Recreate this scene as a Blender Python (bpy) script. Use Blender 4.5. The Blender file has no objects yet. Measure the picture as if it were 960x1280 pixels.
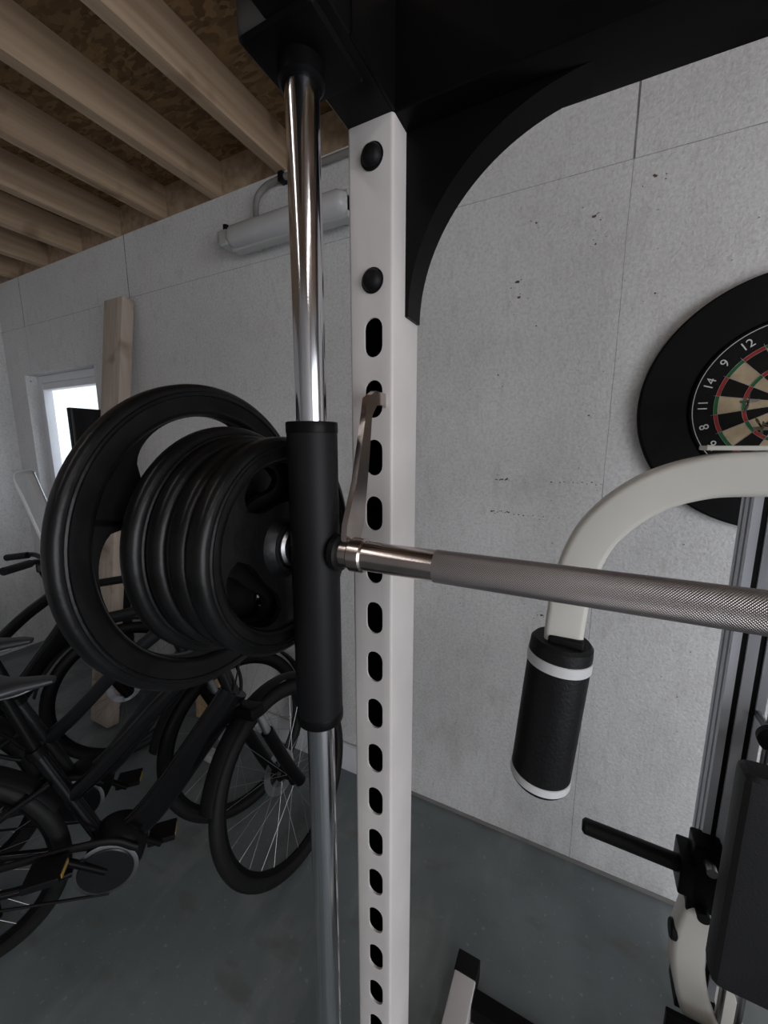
import bpy, bmesh, math, random
from mathutils import Vector, Matrix
random.seed(7)
H = 1.614
pi = math.pi
SC = bpy.context.scene

# ------------------------------------------------------------------ materials
def nmat(name, col, rough=0.5, metal=0.0, var=0.0, vscale=8.0, bump=0.0, bscale=80.0, stretch=(1,1,1), col2=None, spec=None, coat=0.0):
    m = bpy.data.materials.new(name); m.use_nodes = True
    nt = m.node_tree; b = nt.nodes['Principled BSDF']
    b.inputs['Base Color'].default_value = (*col, 1)
    b.inputs['Roughness'].default_value = rough
    b.inputs['Metallic'].default_value = metal
    if spec is not None: b.inputs['Specular IOR Level'].default_value = spec
    b.inputs['Coat Weight'].default_value = coat
    tc = nt.nodes.new('ShaderNodeTexCoord'); mp = nt.nodes.new('ShaderNodeMapping')
    mp.inputs['Scale'].default_value = stretch
    nt.links.new(tc.outputs['Object'], mp.inputs['Vector'])
    n = nt.nodes.new('ShaderNodeTexNoise'); n.inputs['Scale'].default_value = vscale; n.inputs['Detail'].default_value = 6
    nt.links.new(mp.outputs[0], n.inputs['Vector'])
    r = nt.nodes.new('ShaderNodeValToRGB')
    c2 = col2 if col2 else tuple(max(0, c*(1-var)) for c in col)
    r.color_ramp.elements[0].position = 0.35; r.color_ramp.elements[1].position = 0.65
    r.color_ramp.elements[0].color = (*c2, 1); r.color_ramp.elements[1].color = (*col, 1)
    nt.links.new(n.outputs['Fac'], r.inputs['Fac']); nt.links.new(r.outputs[0], b.inputs['Base Color'])
    if bump > 0:
        n2 = nt.nodes.new('ShaderNodeTexNoise'); n2.inputs['Scale'].default_value = bscale; n2.inputs['Detail'].default_value = 4
        nt.links.new(mp.outputs[0], n2.inputs['Vector'])
        bp = nt.nodes.new('ShaderNodeBump'); bp.inputs['Strength'].default_value = bump; bp.inputs['Distance'].default_value = 0.002
        nt.links.new(n2.outputs['Fac'], bp.inputs['Height']); nt.links.new(bp.outputs[0], b.inputs['Normal'])
    return m

def mth(nt, op, a, b=None, c=None):
    n = nt.nodes.new('ShaderNodeMath'); n.operation = op
    for i, v in enumerate((a, b, c)):
        if v is None: continue
        if isinstance(v, (int, float)): n.inputs[i].default_value = v
        else: nt.links.new(v, n.inputs[i])
    return n.outputs[0]

def mixc(nt, fac, a, b, mode='MIX'):
    n = nt.nodes.new('ShaderNodeMix'); n.data_type = 'RGBA'; n.blend_type = mode
    if isinstance(fac, (int, float)): n.inputs[0].default_value = fac
    else: nt.links.new(fac, n.inputs[0])
    for i, v in ((6, a), (7, b)):
        if isinstance(v, tuple): n.inputs[i].default_value = (*v, 1)
        else: nt.links.new(v, n.inputs[i])
    return n.outputs[2]

def wall_mat():
    m = bpy.data.materials.new('painted_osb'); m.use_nodes = True
    nt = m.node_tree; b = nt.nodes['Principled BSDF']; b.inputs['Roughness'].default_value = 0.6
    b.inputs['Specular IOR Level'].default_value = 0.3
    tc = nt.nodes.new('ShaderNodeTexCoord'); o = tc.outputs['Object']
    def noise(s, d=5, vec=o, rough=0.55):
        n = nt.nodes.new('ShaderNodeTexNoise'); n.inputs['Scale'].default_value = s; n.inputs['Detail'].default_value = d
        n.inputs['Roughness'].default_value = rough
        nt.links.new(vec, n.inputs['Vector']); return n.outputs['Fac']
    def ramp(f, p0, p1, c0=(0,0,0), c1=(1,1,1)):
        r = nt.nodes.new('ShaderNodeValToRGB'); r.color_ramp.elements[0].position = p0; r.color_ramp.elements[1].position = p1
        r.color_ramp.elements[0].color = (*c0, 1); r.color_ramp.elements[1].color = (*c1, 1)
        nt.links.new(f, r.inputs['Fac']); return r.outputs[0]
    base = ramp(noise(2.2), 0.3, 0.7, (0.67, 0.67, 0.68), (0.80, 0.80, 0.805))
    base = mixc(nt, 0.42, base, ramp(noise(90, 7, rough=0.7), 0.36, 0.56, (0.50, 0.50, 0.51), (0.86, 0.86, 0.86)))
    mpg = nt.nodes.new('ShaderNodeMapping'); mpg.inputs['Scale'].default_value = (1, 1, 0.35); mpg.inputs['Rotation'].default_value = (0, 0.3, 0)
    nt.links.new(o, mpg.inputs['Vector'])
    gr = ramp(noise(28, 6, mpg.outputs[0], 0.6), 0.54, 0.70)
    base = mixc(nt, mth(nt, 'MULTIPLY', gr, 0.28), base, (0.44, 0.41, 0.39))
    gr2 = ramp(noise(5, 8, o, 0.7), 0.52, 0.72)
    base = mixc(nt, mth(nt, 'MULTIPLY', gr2, 0.28), base, (0.50, 0.465, 0.44))
    # dirtier near the floor
    spo = nt.nodes.new('ShaderNodeSeparateXYZ'); nt.links.new(o, spo.inputs[0])
    low = nt.nodes.new('ShaderNodeMapRange'); nt.links.new(spo.outputs[2], low.inputs[0]); low.inputs[1].default_value = 1.0; low.inputs[2].default_value = 0.0
    gr3 = mth(nt, 'MULTIPLY', low.outputs[0], ramp(noise(9, 7, mpg.outputs[0], 0.65), 0.42, 0.68))
    base = mixc(nt, mth(nt, 'MULTIPLY', gr3, 0.40), base, (0.36, 0.34, 0.32))
    v = nt.nodes.new('ShaderNodeTexVoronoi'); v.inputs['Scale'].default_value = 18
    dn = nt.nodes.new('ShaderNodeTexNoise'); dn.inputs['Scale'].default_value = 30
    nt.links.new(o, dn.inputs['Vector'])
    ad = nt.nodes.new('ShaderNodeVectorMath'); ad.operation = 'SCALE'; nt.links.new(dn.outputs['Color'], ad.inputs[0]); ad.inputs['Scale'].default_value = 0.03
    ad2 = nt.nodes.new('ShaderNodeVectorMath'); nt.links.new(o, ad2.inputs[0]); nt.links.new(ad.outputs[0], ad2.inputs[1])
    nt.links.new(ad2.outputs[0], v.inputs['Vector'])
    sep = nt.nodes.new('ShaderNodeSeparateColor'); nt.links.new(v.outputs['Color'], sep.inputs[0])
    rad = mth(nt, 'MULTIPLY', mth(nt, 'GREATER_THAN', sep.outputs[0], 0.66), mth(nt, 'MULTIPLY', sep.outputs[1], 0.15))
    spot = mth(nt, 'LESS_THAN', v.outputs['Distance'], rad)
    spot = mth(nt, 'MULTIPLY', spot, 0.6)
    base = mixc(nt, spot, base, (0.25, 0.20, 0.16))
    wob = mth(nt, 'MULTIPLY', mth(nt, 'SUBTRACT', noise(3), 0.5), 0.012)
    xx = mth(nt, 'ADD', spo.outputs[0], wob)
    top = mth(nt, 'GREATER_THAN', spo.outputs[2], 2.444)
    wid = mth(nt, 'ADD', 0.0011, mth(nt, 'MULTIPLY', top, 0.0018))
    ph2 = mth(nt, 'MODULO', mth(nt, 'ADD', mth(nt, 'SUBTRACT', xx, 0.062), 122.0), 1.22)
    near = mth(nt, 'MINIMUM', ph2, mth(nt, 'SUBTRACT', 1.22, ph2))
    s1 = mth(nt, 'LESS_THAN', near, wid)
    s2 = mth(nt, 'MULTIPLY', 0.75, mth(nt, 'LESS_THAN', mth(nt, 'ABSOLUTE', mth(nt, 'SUBTRACT', spo.outputs[2], 2.444)), 0.0012))
    s = mth(nt, 'MAXIMUM', s1, s2)
    s = mth(nt, 'MULTIPLY', s, mth(nt, 'ADD', 0.1, mth(nt, 'MULTIPLY', noise(9), 0.9)))
    s = mth(nt, 'MULTIPLY', s, mth(nt, 'ADD', 0.85, mth(nt, 'MULTIPLY', top, 0.7)))
    s = mth(nt, 'MINIMUM', s, 0.85)
    base = mixc(nt, s, base, (0.08, 0.075, 0.07))
    nt.links.new(base, b.inputs['Base Color'])
    vf = nt.nodes.new('ShaderNodeTexVoronoi'); vf.inputs['Scale'].default_value = 55
    nt.links.new(ad2.outputs[0], vf.inputs['Vector'])
    sepf = nt.nodes.new('ShaderNodeSeparateColor'); nt.links.new(vf.outputs['Color'], sepf.inputs[0])
    hgt = mth(nt, 'ADD', mth(nt, 'MULTIPLY', noise(120, 6), 1.2), mth(nt, 'MULTIPLY', sepf.outputs[0], 0.30))
    bp = nt.nodes.new('ShaderNodeBump'); bp.inputs['Strength'].default_value = 0.85; bp.inputs['Distance'].default_value = 0.0025
    nt.links.new(hgt, bp.inputs['Height']); nt.links.new(bp.outputs[0], b.inputs['Normal'])
    return m

def osb_mat(dark=1.0):
    m = bpy.data.materials.new('osb_board'); m.use_nodes = True
    nt = m.node_tree; b = nt.nodes['Principled BSDF']; b.inputs['Roughness'].default_value = 0.75
    tc = nt.nodes.new('ShaderNodeTexCoord'); mp = nt.nodes.new('ShaderNodeMapping')
    mp.inputs['Scale'].default_value = (1, 2.2, 1); nt.links.new(tc.outputs['Object'], mp.inputs['Vector'])
    v = nt.nodes.new('ShaderNodeTexVoronoi'); v.inputs['Scale'].default_value = 24
    n = nt.nodes.new('ShaderNodeTexNoise'); n.inputs['Scale'].default_value = 9; nt.links.new(mp.outputs[0], n.inputs['Vector'])
    mx = mixc(nt, 0.18, mp.outputs[0], n.outputs['Color'], 'ADD')
    nt.links.new(mx, v.inputs['Vector'])
    sep = nt.nodes.new('ShaderNodeSeparateColor'); nt.links.new(v.outputs['Color'], sep.inputs[0])
    r = nt.nodes.new('ShaderNodeValToRGB'); nt.links.new(sep.outputs[0], r.inputs[0])
    e = r.color_ramp.elements
    e[0].color = (0.15*dark, 0.088*dark, 0.036*dark, 1); e[1].color = (0.38*dark, 0.24*dark, 0.115*dark, 1)
    x = e.new(0.5); x.color = (0.25*dark, 0.155*dark, 0.075*dark, 1)
    nt.links.new(r.outputs[0], b.inputs['Base Color'])
    return m

def wood_mat(name, c1, c2, axis='Y'):
    m = bpy.data.materials.new(name); m.use_nodes = True
    nt = m.node_tree; b = nt.nodes['Principled BSDF']; b.inputs['Roughness'].default_value = 0.7
    tc = nt.nodes.new('ShaderNodeTexCoord'); mp = nt.nodes.new('ShaderNodeMapping')
    mp.inputs['Scale'].default_value = {'Y': (22, 1.0, 22), 'Z': (22, 22, 1.0), 'X': (1, 22, 22)}[axis]
    nt.links.new(tc.outputs['Object'], mp.inputs['Vector'])
    n = nt.nodes.new('ShaderNodeTexNoise'); n.inputs['Scale'].default_value = 1.6; n.inputs['Detail'].default_value = 8
    nt.links.new(mp.outputs[0], n.inputs['Vector'])
    r = nt.nodes.new('ShaderNodeValToRGB'); nt.links.new(n.outputs['Fac'], r.inputs[0])
    r.color_ramp.elements[0].position = 0.3; r.color_ramp.elements[1].position = 0.7
    r.color_ramp.elements[0].color = (*c2, 1); r.color_ramp.elements[1].color = (*c1, 1)
    n3 = nt.nodes.new('ShaderNodeTexNoise'); n3.inputs['Scale'].default_value = 5; nt.links.new(tc.outputs['Object'], n3.inputs['Vector'])
    r3 = nt.nodes.new('ShaderNodeValToRGB'); nt.links.new(n3.outputs['Fac'], r3.inputs[0])
    r3.color_ramp.elements[0].position = 0.28; r3.color_ramp.elements[1].position = 0.42
    r3.color_ramp.elements[0].color = (0.45, 0.38, 0.32, 1); r3.color_ramp.elements[1].color = (1, 1, 1, 1)
    c = mixc(nt, 0.8, r.outputs[0], r3.outputs[0], 'MULTIPLY')
    nt.links.new(c, b.inputs['Base Color'])
    return m

def floor_mat():
    m = bpy.data.materials.new('painted_concrete'); m.use_nodes = True
    nt = m.node_tree; b = nt.nodes['Principled BSDF']
    tc = nt.nodes.new('ShaderNodeTexCoord')
    def noise(s, d=6, sc=(1,1,1), rot=0):
        mp = nt.nodes.new('ShaderNodeMapping'); mp.inputs['Scale'].default_value = sc; mp.inputs['Rotation'].default_value = (0,0,rot)
        nt.links.new(tc.outputs['Object'], mp.inputs['Vector'])
        n = nt.nodes.new('ShaderNodeTexNoise'); n.inputs['Scale'].default_value = s; n.inputs['Detail'].default_value = d
        nt.links.new(mp.outputs[0], n.inputs['Vector']); return n.outputs['Fac']
    r = nt.nodes.new('ShaderNodeValToRGB'); nt.links.new(noise(3.0), r.inputs[0])
    r.color_ramp.elements[0].position = 0.3; r.color_ramp.elements[1].position = 0.7
    r.color_ramp.elements[0].color = (0.130, 0.155, 0.162, 1); r.color_ramp.elements[1].color = (0.200, 0.228, 0.238, 1)
    r2 = nt.nodes.new('ShaderNodeValToRGB'); nt.links.new(noise(2.0, 8, (2.5, 0.8, 1), 0.6), r2.inputs[0])
    r2.color_ramp.elements[0].position = 0.52; r2.color_ramp.elements[1].position = 0.66
    r2.color_ramp.elements[1].color = (0.5, 0.5, 0.5, 1)
    c = mixc(nt, r2.outputs[0], r.outputs[0], (0.32, 0.34, 0.335))
    r4 = nt.nodes.new('ShaderNodeValToRGB'); nt.links.new(noise(60, 3), r4.inputs[0])
    r4.color_ramp.elements[0].position = 0.66; r4.color_ramp.elements[1].position = 0.70
    r4.color_ramp.elements[1].color = (0.4, 0.4, 0.4, 1)
    c = mixc(nt, r4.outputs[0], c, (0.36, 0.37, 0.36))
    r5 = nt.nodes.new('ShaderNodeValToRGB'); nt.links.new(noise(4.5, 9, (1, 2.0, 1), -0.5), r5.inputs[0])
    r5.color_ramp.elements[0].position = 0.56; r5.color_ramp.elements[1].position = 0.72
    r5.color_ramp.elements[1].color = (0.6, 0.6, 0.6, 1)
    c = mixc(nt, r5.outputs[0], c, (0.11, 0.10, 0.085))
    nt.links.new(c, b.inputs['Base Color'])
    rr = nt.nodes.new('ShaderNodeMapRange'); nt.links.new(noise(5), rr.inputs[0]); rr.inputs[3].default_value = 0.25; rr.inputs[4].default_value = 0.6
    nt.links.new(rr.outputs[0], b.inputs['Roughness'])
    bp = nt.nodes.new('ShaderNodeBump'); bp.inputs['Strength'].default_value = 0.25; bp.inputs['Distance'].default_value = 0.004
    nt.links.new(noise(14), bp.inputs['Height']); nt.links.new(bp.outputs[0], b.inputs['Normal'])
    return m

def knurl_mat():
    m = bpy.data.materials.new('knurled_steel'); m.use_nodes = True
    nt = m.node_tree; b = nt.nodes['Principled BSDF']
    b.inputs['Metallic'].default_value = 0.9; b.inputs['Roughness'].default_value = 0.34
    tc = nt.nodes.new('ShaderNodeTexCoord'); s = nt.nodes.new('ShaderNodeSeparateXYZ'); nt.links.new(tc.outputs['Object'], s.inputs[0])
    a = mth(nt, 'ARCTAN2', s.outputs[2], s.outputs[1])
    an = mth(nt, 'MULTIPLY', a, 24.0); xk = mth(nt, 'MULTIPLY', s.outputs[0], 1500.0)
    w1 = mth(nt, 'ABSOLUTE', mth(nt, 'SINE', mth(nt, 'ADD', an, xk))); w2 = mth(nt, 'ABSOLUTE', mth(nt, 'SINE', mth(nt, 'SUBTRACT', an, xk)))
    h = mth(nt, 'MINIMUM', w1, w2)
    n = nt.nodes.new('ShaderNodeTexNoise'); n.inputs['Scale'].default_value = 12; nt.links.new(tc.outputs['Object'], n.inputs['Vector'])
    base = mixc(nt, n.outputs['Fac'], (0.38, 0.35, 0.35), (0.64, 0.585, 0.58))
    base = mixc(nt, mth(nt, 'SUBTRACT', 1.0, h), base, (0.12, 0.105, 0.10))
    nt.links.new(base, b.inputs['Base Color'])
    bp = nt.nodes.new('ShaderNodeBump'); bp.inputs['Strength'].default_value = 0.6; bp.inputs['Distance'].default_value = 0.0008
    nt.links.new(h, bp.inputs['Height']); nt.links.new(bp.outputs[0], b.inputs['Normal'])
    return m

def emis(name, col, st):
    m = bpy.data.materials.new(name); m.use_nodes = True
    b = m.node_tree.nodes['Principled BSDF']; b.inputs['Emission Color'].default_value = (*col, 1); b.inputs['Emission Strength'].default_value = st
    b.inputs['Base Color'].default_value = (*col, 1)
    return m

def glass(name, base=0.06, k=0.3, col=(0.97,0.985,1.0)):
    m = bpy.data.materials.new(name); m.use_nodes = True; nt = m.node_tree
    for n in list(nt.nodes): nt.nodes.remove(n)
    o = nt.nodes.new('ShaderNodeOutputMaterial'); mx = nt.nodes.new('ShaderNodeMixShader'); t = nt.nodes.new('ShaderNodeBsdfTransparent'); g = nt.nodes.new('ShaderNodeBsdfGlossy')
    g.inputs['Roughness'].default_value = 0.08; g.inputs['Color'].default_value = (*col, 1); t.inputs['Color'].default_value = (*col, 1)
    lw = nt.nodes.new('ShaderNodeLayerWeight'); lw.inputs[0].default_value = 0.3
    a = mth(nt, 'ADD', mth(nt, 'MULTIPLY', lw.outputs['Facing'], k), base)
    nt.links.new(a, mx.inputs[0]); nt.links.new(t.outputs[0], mx.inputs[1]); nt.links.new(g.outputs[0], mx.inputs[2]); nt.links.new(mx.outputs[0], o.inputs[0])
    return m

M = {}
M['wall'] = wall_mat(); M['floor'] = floor_mat(); M['osb'] = osb_mat(0.85)
M['joist'] = wood_mat('joist_timber', (0.50, 0.37, 0.255), (0.33, 0.23, 0.15), 'Y')
M['plank'] = wood_mat('plank_timber', (0.56, 0.47, 0.39), (0.44, 0.36, 0.30), 'Z')
M['pine'] = wood_mat('pine', (0.66, 0.48, 0.27), (0.5, 0.34, 0.18), 'Z')
M['white'] = nmat('white_powdercoat', (0.66, 0.62, 0.61), 0.38, var=0.14, vscale=6, bump=0.05, bscale=200)
M['cream'] = nmat('cream_powdercoat', (0.69, 0.67, 0.62), 0.38, var=0.06)
M['black'] = nmat('black_powdercoat', (0.005, 0.005, 0.0055), 0.36, var=0.3, spec=0.10)
M['blackm'] = nmat('black_matt_plastic', (0.008, 0.008, 0.009), 0.5, var=0.3, spec=0.18)
M['inner'] = nmat('dark_tube_inside', (0.003, 0.003, 0.003), 0.9, spec=0.05)
M['chrome'] = nmat('chrome', (0.66, 0.66, 0.69), 0.13, 1.0, var=0.15, vscale=10, stretch=(1,1,0.3))
M['chrome2'] = nmat('worn_chrome', (0.58, 0.51, 0.48), 0.20, 1.0, var=0.3, vscale=14)
M['steel'] = nmat('brushed_steel', (0.45, 0.45, 0.47), 0.35, 1.0, var=0.2)
M['alu'] = nmat('aluminium', (0.68, 0.71, 0.78), 0.42, 0.10, var=0.1, vscale=3)
M['knurl'] = knurl_mat()
M['rubber'] = nmat('plate_rubber', (0.006, 0.006, 0.0065), 0.33, var=0.5, vscale=22, bump=0.45, bscale=45, spec=0.24)
M['tyre'] = nmat('tyre_rubber', (0.010, 0.010, 0.010), 0.6, var=0.3, bump=0.5, bscale=160, spec=0.25)
M['foam'] = nmat('foam_vinyl', (0.007, 0.007, 0.008), 0.5, var=0.2, bump=0.5, bscale=150, spec=0.25)
M['band'] = nmat('white_plastic_band', (0.70, 0.70, 0.72), 0.35, var=0.05)
M['pad'] = nmat('vinyl_pad', (0.022, 0.022, 0.024), 0.5, var=0.25, bump=0.3, bscale=250, spec=0.3)
M['pvc'] = nmat('pvc', (0.80, 0.81, 0.85), 0.35, var=0.05)
M['plas'] = nmat('grey_plastic', (0.52, 0.52, 0.52), 0.4, var=0.08)
M['diff'] = nmat('lamp_diffuser', (0.58, 0.58, 0.59), 0.25, var=0.06)
M['pipe'] = nmat('conduit', (0.26, 0.25, 0.24), 0.5, var=0.2)
M['glass'] = glass('window_glass', 0.03, 0.1); M['clear'] = glass('clear_plastic', 0.28, 0.5)
M['bikeblack'] = nmat('bike_paint', (0.005, 0.005, 0.006), 0.18, var=0.2, spec=0.35)
M['bikegrey'] = nmat('bike_grey_paint', (0.014, 0.015, 0.017), 0.3, var=0.2, spec=0.3)
M['yellow'] = nmat('amber_plastic', (0.45, 0.28, 0.05), 0.3, var=0.1)
M['sad'] = nmat('saddle_vinyl', (0.035, 0.037, 0.042), 0.4, var=0.2)

# ------------------------------------------------------------------ helpers
def empty(name, loc=(0,0,0), rotz=0.0):
    e = bpy.data.objects.new(name, None); SC.collection.objects.link(e)
    e.location = loc; e.rotation_euler = (0, 0, rotz); e.empty_display_size = 0.1
    return e

def mk(name, verts, faces, mats, parent=None, idx=None, ang=35, local=False, tri=None):
    me = bpy.data.meshes.new(name); me.from_pydata([tuple(v) for v in verts], [], faces)
    if not isinstance(mats, (list, tuple)): mats = [mats]
    for m in mats: me.materials.append(m)
    if idx: 
        for p, i in zip(me.polygons, idx): p.material_index = i
    bm = bmesh.new(); bm.from_mesh(me); bmesh.ops.remove_doubles(bm, verts=bm.verts, dist=1e-6)
    bmesh.ops.recalc_face_normals(bm, faces=bm.faces); bm.to_mesh(me); bm.free()
    for p in me.polygons: p.use_smooth = True
    me.set_sharp_from_angle(angle=math.radians(ang))
    o = bpy.data.objects.new(name, me); SC.collection.objects.link(o)
    if parent:
        o.parent = parent
        if not local: o.location = -Vector(parent.location)
    return o

def box(name, x0, x1, y0, y1, z0, z1, mat, parent=None, bev=0.0, local=False, M4=None):
    bm = bmesh.new()
    bmesh.ops.create_cube(bm, size=1)
    for v in bm.verts:
        v.co = Vector(((x0+x1)/2 + v.co.x*(x1-x0), (y0+y1)/2 + v.co.y*(y1-y0), (z0+z1)/2 + v.co.z*(z1-z0)))
    if bev > 0: bmesh.ops.bevel(bm, geom=bm.edges[:], offset=bev, segments=3, profile=0.6, affect='EDGES')
    if M4 is not None: bmesh.ops.transform(bm, matrix=M4, verts=bm.verts)
    vs = [v.co.copy() for v in bm.verts]; bm.verts.index_update(); fs = [[v.index for v in f.verts] for f in bm.faces]; bm.free()
    return mk(name, vs, fs, mat, parent, local=local)

def loft(name, rings, mat, parent=None, closed=False, caps=True, local=False, M4=None, ang=35):
    n = len(rings[0]); vs = [Vector(p) for r in rings for p in r]; fs = []
    R = len(rings)
    for i in range(R if closed else R-1):
        j = (i+1) % R
        for k in range(n):
            l = (k+1) % n
            fs.append([i*n+k, i*n+l, j*n+l, j*n+k])
    if caps and not closed:
        fs.append(list(range(n))[::-1]); fs.append([(R-1)*n+k for k in range(n)])
    if M4 is not None: vs = [M4 @ v for v in vs]
    return mk(name, vs, fs, mat, parent, local=local, ang=ang)

def circ(r, n=20, r2=None):
    r2 = r2 or r
    return [(r*math.cos(2*pi*i/n), r2*math.sin(2*pi*i/n)) for i in range(n)]
def rrect(w, h, r, s=4):
    out = []
    for cx, cy, a0 in ((w/2-r, h/2-r, 0), (-w/2+r, h/2-r, pi/2), (-w/2+r, -h/2+r, pi), (w/2-r, -h/2+r, 1.5*pi)):
        for i in range(s+1):
            a = a0 + pi/2*i/s; out.append((cx+r*math.cos(a), cy+r*math.sin(a)))
    return out

def sweep(name, pts, sec, mat, parent=None, n0=None, closed=False, local=False, scale=None, M4=None, ang=35):
    pts = [Vector(p) for p in pts]; N = len(pts); rings = []
    def tan(i):
        if closed: return (pts[(i+1) % N]-pts[i-1]).normalized()
        a = pts[max(i-1, 0)]; b = pts[min(i+1, N-1)]; return (b-a).normalized()
    t = tan(0)
    nrm = Vector(n0) if n0 else (Vector((0,0,1)) if abs(t.z) < 0.9 else Vector((1,0,0)))
    nrm = (nrm - t*nrm.dot(t)).normalized()
    for i in range(N):
        t = tan(i); nrm = (nrm - t*nrm.dot(t)).normalized(); bn = t.cross(nrm)
        s = scale[i] if scale else 1.0
        if not isinstance(s, tuple): s = (s, s)
        rings.append([pts[i] + nrm*a*s[0] + bn*b*s[1] for a, b in sec])
    return loft(name, rings, mat, parent, closed=closed, local=local, M4=M4, ang=ang)

def cyl(name, p0, p1, r, mat, parent=None, n=28, local=False, r2=None, M4=None, ch=0.0):
    p0 = Vector(p0); p1 = Vector(p1)
    if ch > 0:
        d = (p1-p0).normalized()
        pts = [p0, p0+d*ch, p1-d*ch, p1]; sc = [1-ch/r, 1, 1, 1-ch/r]
    else: pts = [p0, p1]; sc = [1, (r2/r if r2 else 1)]
    t = (p1-p0).normalized(); nrm = Vector((0,0,1)) if abs(t.z) < 0.9 else Vector((1,0,0))
    nrm = (nrm-t*nrm.dot(t)).normalized(); bn = t.cross(nrm)
    rings = [[p + nrm*a*s + bn*b*s for a, b in circ(r, n)] for p, s in zip(pts, sc)]
    return loft(name, rings, mat, parent, local=local, M4=M4)

def lathe(name, prof, org, axis, mat, parent=None, n=64, local=False, closed_prof=True, M4=None, ang=30):
    axis = Vector(axis).normalized(); org = Vector(org)
    a = Vector((0,0,1)) if abs(axis.z) < 0.9 else Vector((1,0,0))
    a = (a-axis*a.dot(axis)).normalized(); b = axis.cross(a)
    rings = []
    for i in range(n):
        c, s = math.cos(2*pi*i/n), math.sin(2*pi*i/n)
        rings.append([org + axis*h + (a*c+b*s)*r for r, h in prof])
    return loft(name, rings, mat, parent, closed=True, local=local, M4=M4, ang=ang)

def crom(P, k=8):
    P = [Vector(p) for p in P]; out = []
    Q = [P[0]*2-P[1]] + P + [P[-1]*2-P[-2]]
    for i in range(1, len(Q)-2):
        for j in range(k):
            t = j/k; a, b, c, d = Q[i-1], Q[i], Q[i+1], Q[i+2]
            out.append(0.5*((2*b)+(c-a)*t+(2*a-5*b+4*c-d)*t*t+(3*b-a-3*c+d)*t**3))
    out.append(P[-1]); return out

def Z(z): return z + H

# ------------------------------------------------------------------ room shell
XL, XR, YF, YB = -3.95, 3.0, -2.6, 1.5
TOP = Z(1.154); DECK = TOP + 0.16
WX0, WX1, WZ0, WZ1 = -3.70, -2.81, Z(-0.50), Z(0.51)
def multibox(name, boxes, mat):
    vs = []; fs = []
    for (x0,x1,y0,y1,z0,z1) in boxes:
        b = len(vs)
        vs += [(x0,y0,z0),(x1,y0,z0),(x1,y1,z0),(x0,y1,z0),(x0,y0,z1),(x1,y0,z1),(x1,y1,z1),(x0,y1,z1)]
        fs += [[b+i for i in f] for f in ((0,3,2,1),(4,5,6,7),(0,1,5,4),(1,2,6,5),(2,3,7,6),(3,0,4,7))]
    me = bpy.data.meshes.new(name); me.from_pydata(vs, [], fs); me.materials.append(mat)
    o = bpy.data.objects.new(name, me); SC.collection.objects.link(o); return o
t = 0.16
wall_back = multibox('wall_back', [(XL, WX0, YB, YB+t, 0, TOP), (WX1, XR, YB, YB+t, 0, TOP), (WX0, WX1, YB, YB+t, 0, WZ0), (WX0, WX1, YB, YB+t, WZ1, TOP)], M['wall'])
multibox('wall_left', [(XL-t, XL, YF-t, YB+t, 0, DECK)], M['wall'])
multibox('wall_front', [(XL, XR, YF-t, YF, 0, DECK)], M['wall'])
GY0, GY1, GZ = -2.4, 0.3, 2.4
multibox('wall_right', [(XR, XR+t, YF-t, GY0, 0, DECK), (XR, XR+t, GY1, YB+t, 0, DECK), (XR, XR+t, GY0, GY1, GZ, DECK)], M['wall'])
multibox('floor', [(XL-t, XR+t, YF-t, YB+t, -0.1, 0)], M['floor'])
multibox('ceiling', [(XL-t, XR+t, YF-t, YB+t, DECK, DECK+0.02)], M['osb'])
multibox('trim_1', [(XL, XR, YB+0.02, YB+t, TOP, DECK)], M['joist'])
jb = []
x = -3.65
while x < XR-0.1:
    jb.append((x-0.0235, x+0.0235, YF, YB+0.02, TOP+0.001, DECK-0.001)); x += 0.40
multibox('ceiling_joists', jb, M['joist'])
multibox('baseboard_back', [(XL, XR, YB-0.006, YB, 0.0, 0.014)], M['pipe'])

vs = []; fs = []
def fleck(x, z, r):
    b = len(vs); n = 7
    for i in range(n):
        a = 2*pi*i/n; rr = r*random.uniform(0.5, 1.2)
        vs.append((x+rr*1.3*math.cos(a), YB-0.0006, z+rr*math.sin(a)))
    fs.append(list(range(b, b+n)))
for i in range(9): fleck(-0.29+0.006*i+random.uniform(-.003,.003), Z(-0.12)+random.uniform(-.004,.004), random.uniform(.0015,.004))
for i in range(12): fleck(-0.10+0.014*i, Z(-0.125)+random.uniform(-.004,.004), random.uniform(.0012,.003))
for i in range(10): fleck(-0.30+0.007*i, Z(-0.245)+random.uniform(-.008,.006), random.uniform(.0015,.0045))
for i in range(10): fleck(-0.22+0.017*i, Z(-0.25)+random.uniform(-.003,.003), random.uniform(.0012,.003))
for (x, z, r) in ((-0.25, .55, .006), (-0.24, .50, .005), (-.03,.70,.005), (-.20,.72,.004), (.12,.77,.005), (-.02,.62,.003), (-.33,-.47,.006), (-.3,.25,.003), (.0,.1,.003), (-.15,-.55,.004), (-.18,.4,.003), (.15,.45,.003), (-.1,-.62,.005)):
    fleck(x, Z(z), r); 
    for k in range(3): fleck(x+random.uniform(-.03,.03), Z(z)+random.uniform(-.02,.02), r*0.4)
for k in range(90): fleck(random.uniform(-1.0, 0.4), Z(random.uniform(-1.1, 0.95)), random.uniform(.0008, .0022))
M['stain'] = nmat('bare_board_stain', (0.17, 0.12, 0.09), 0.8, var=0.4)
mk('stain_flecks', vs, fs, M['stain'], wall_back)

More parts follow.
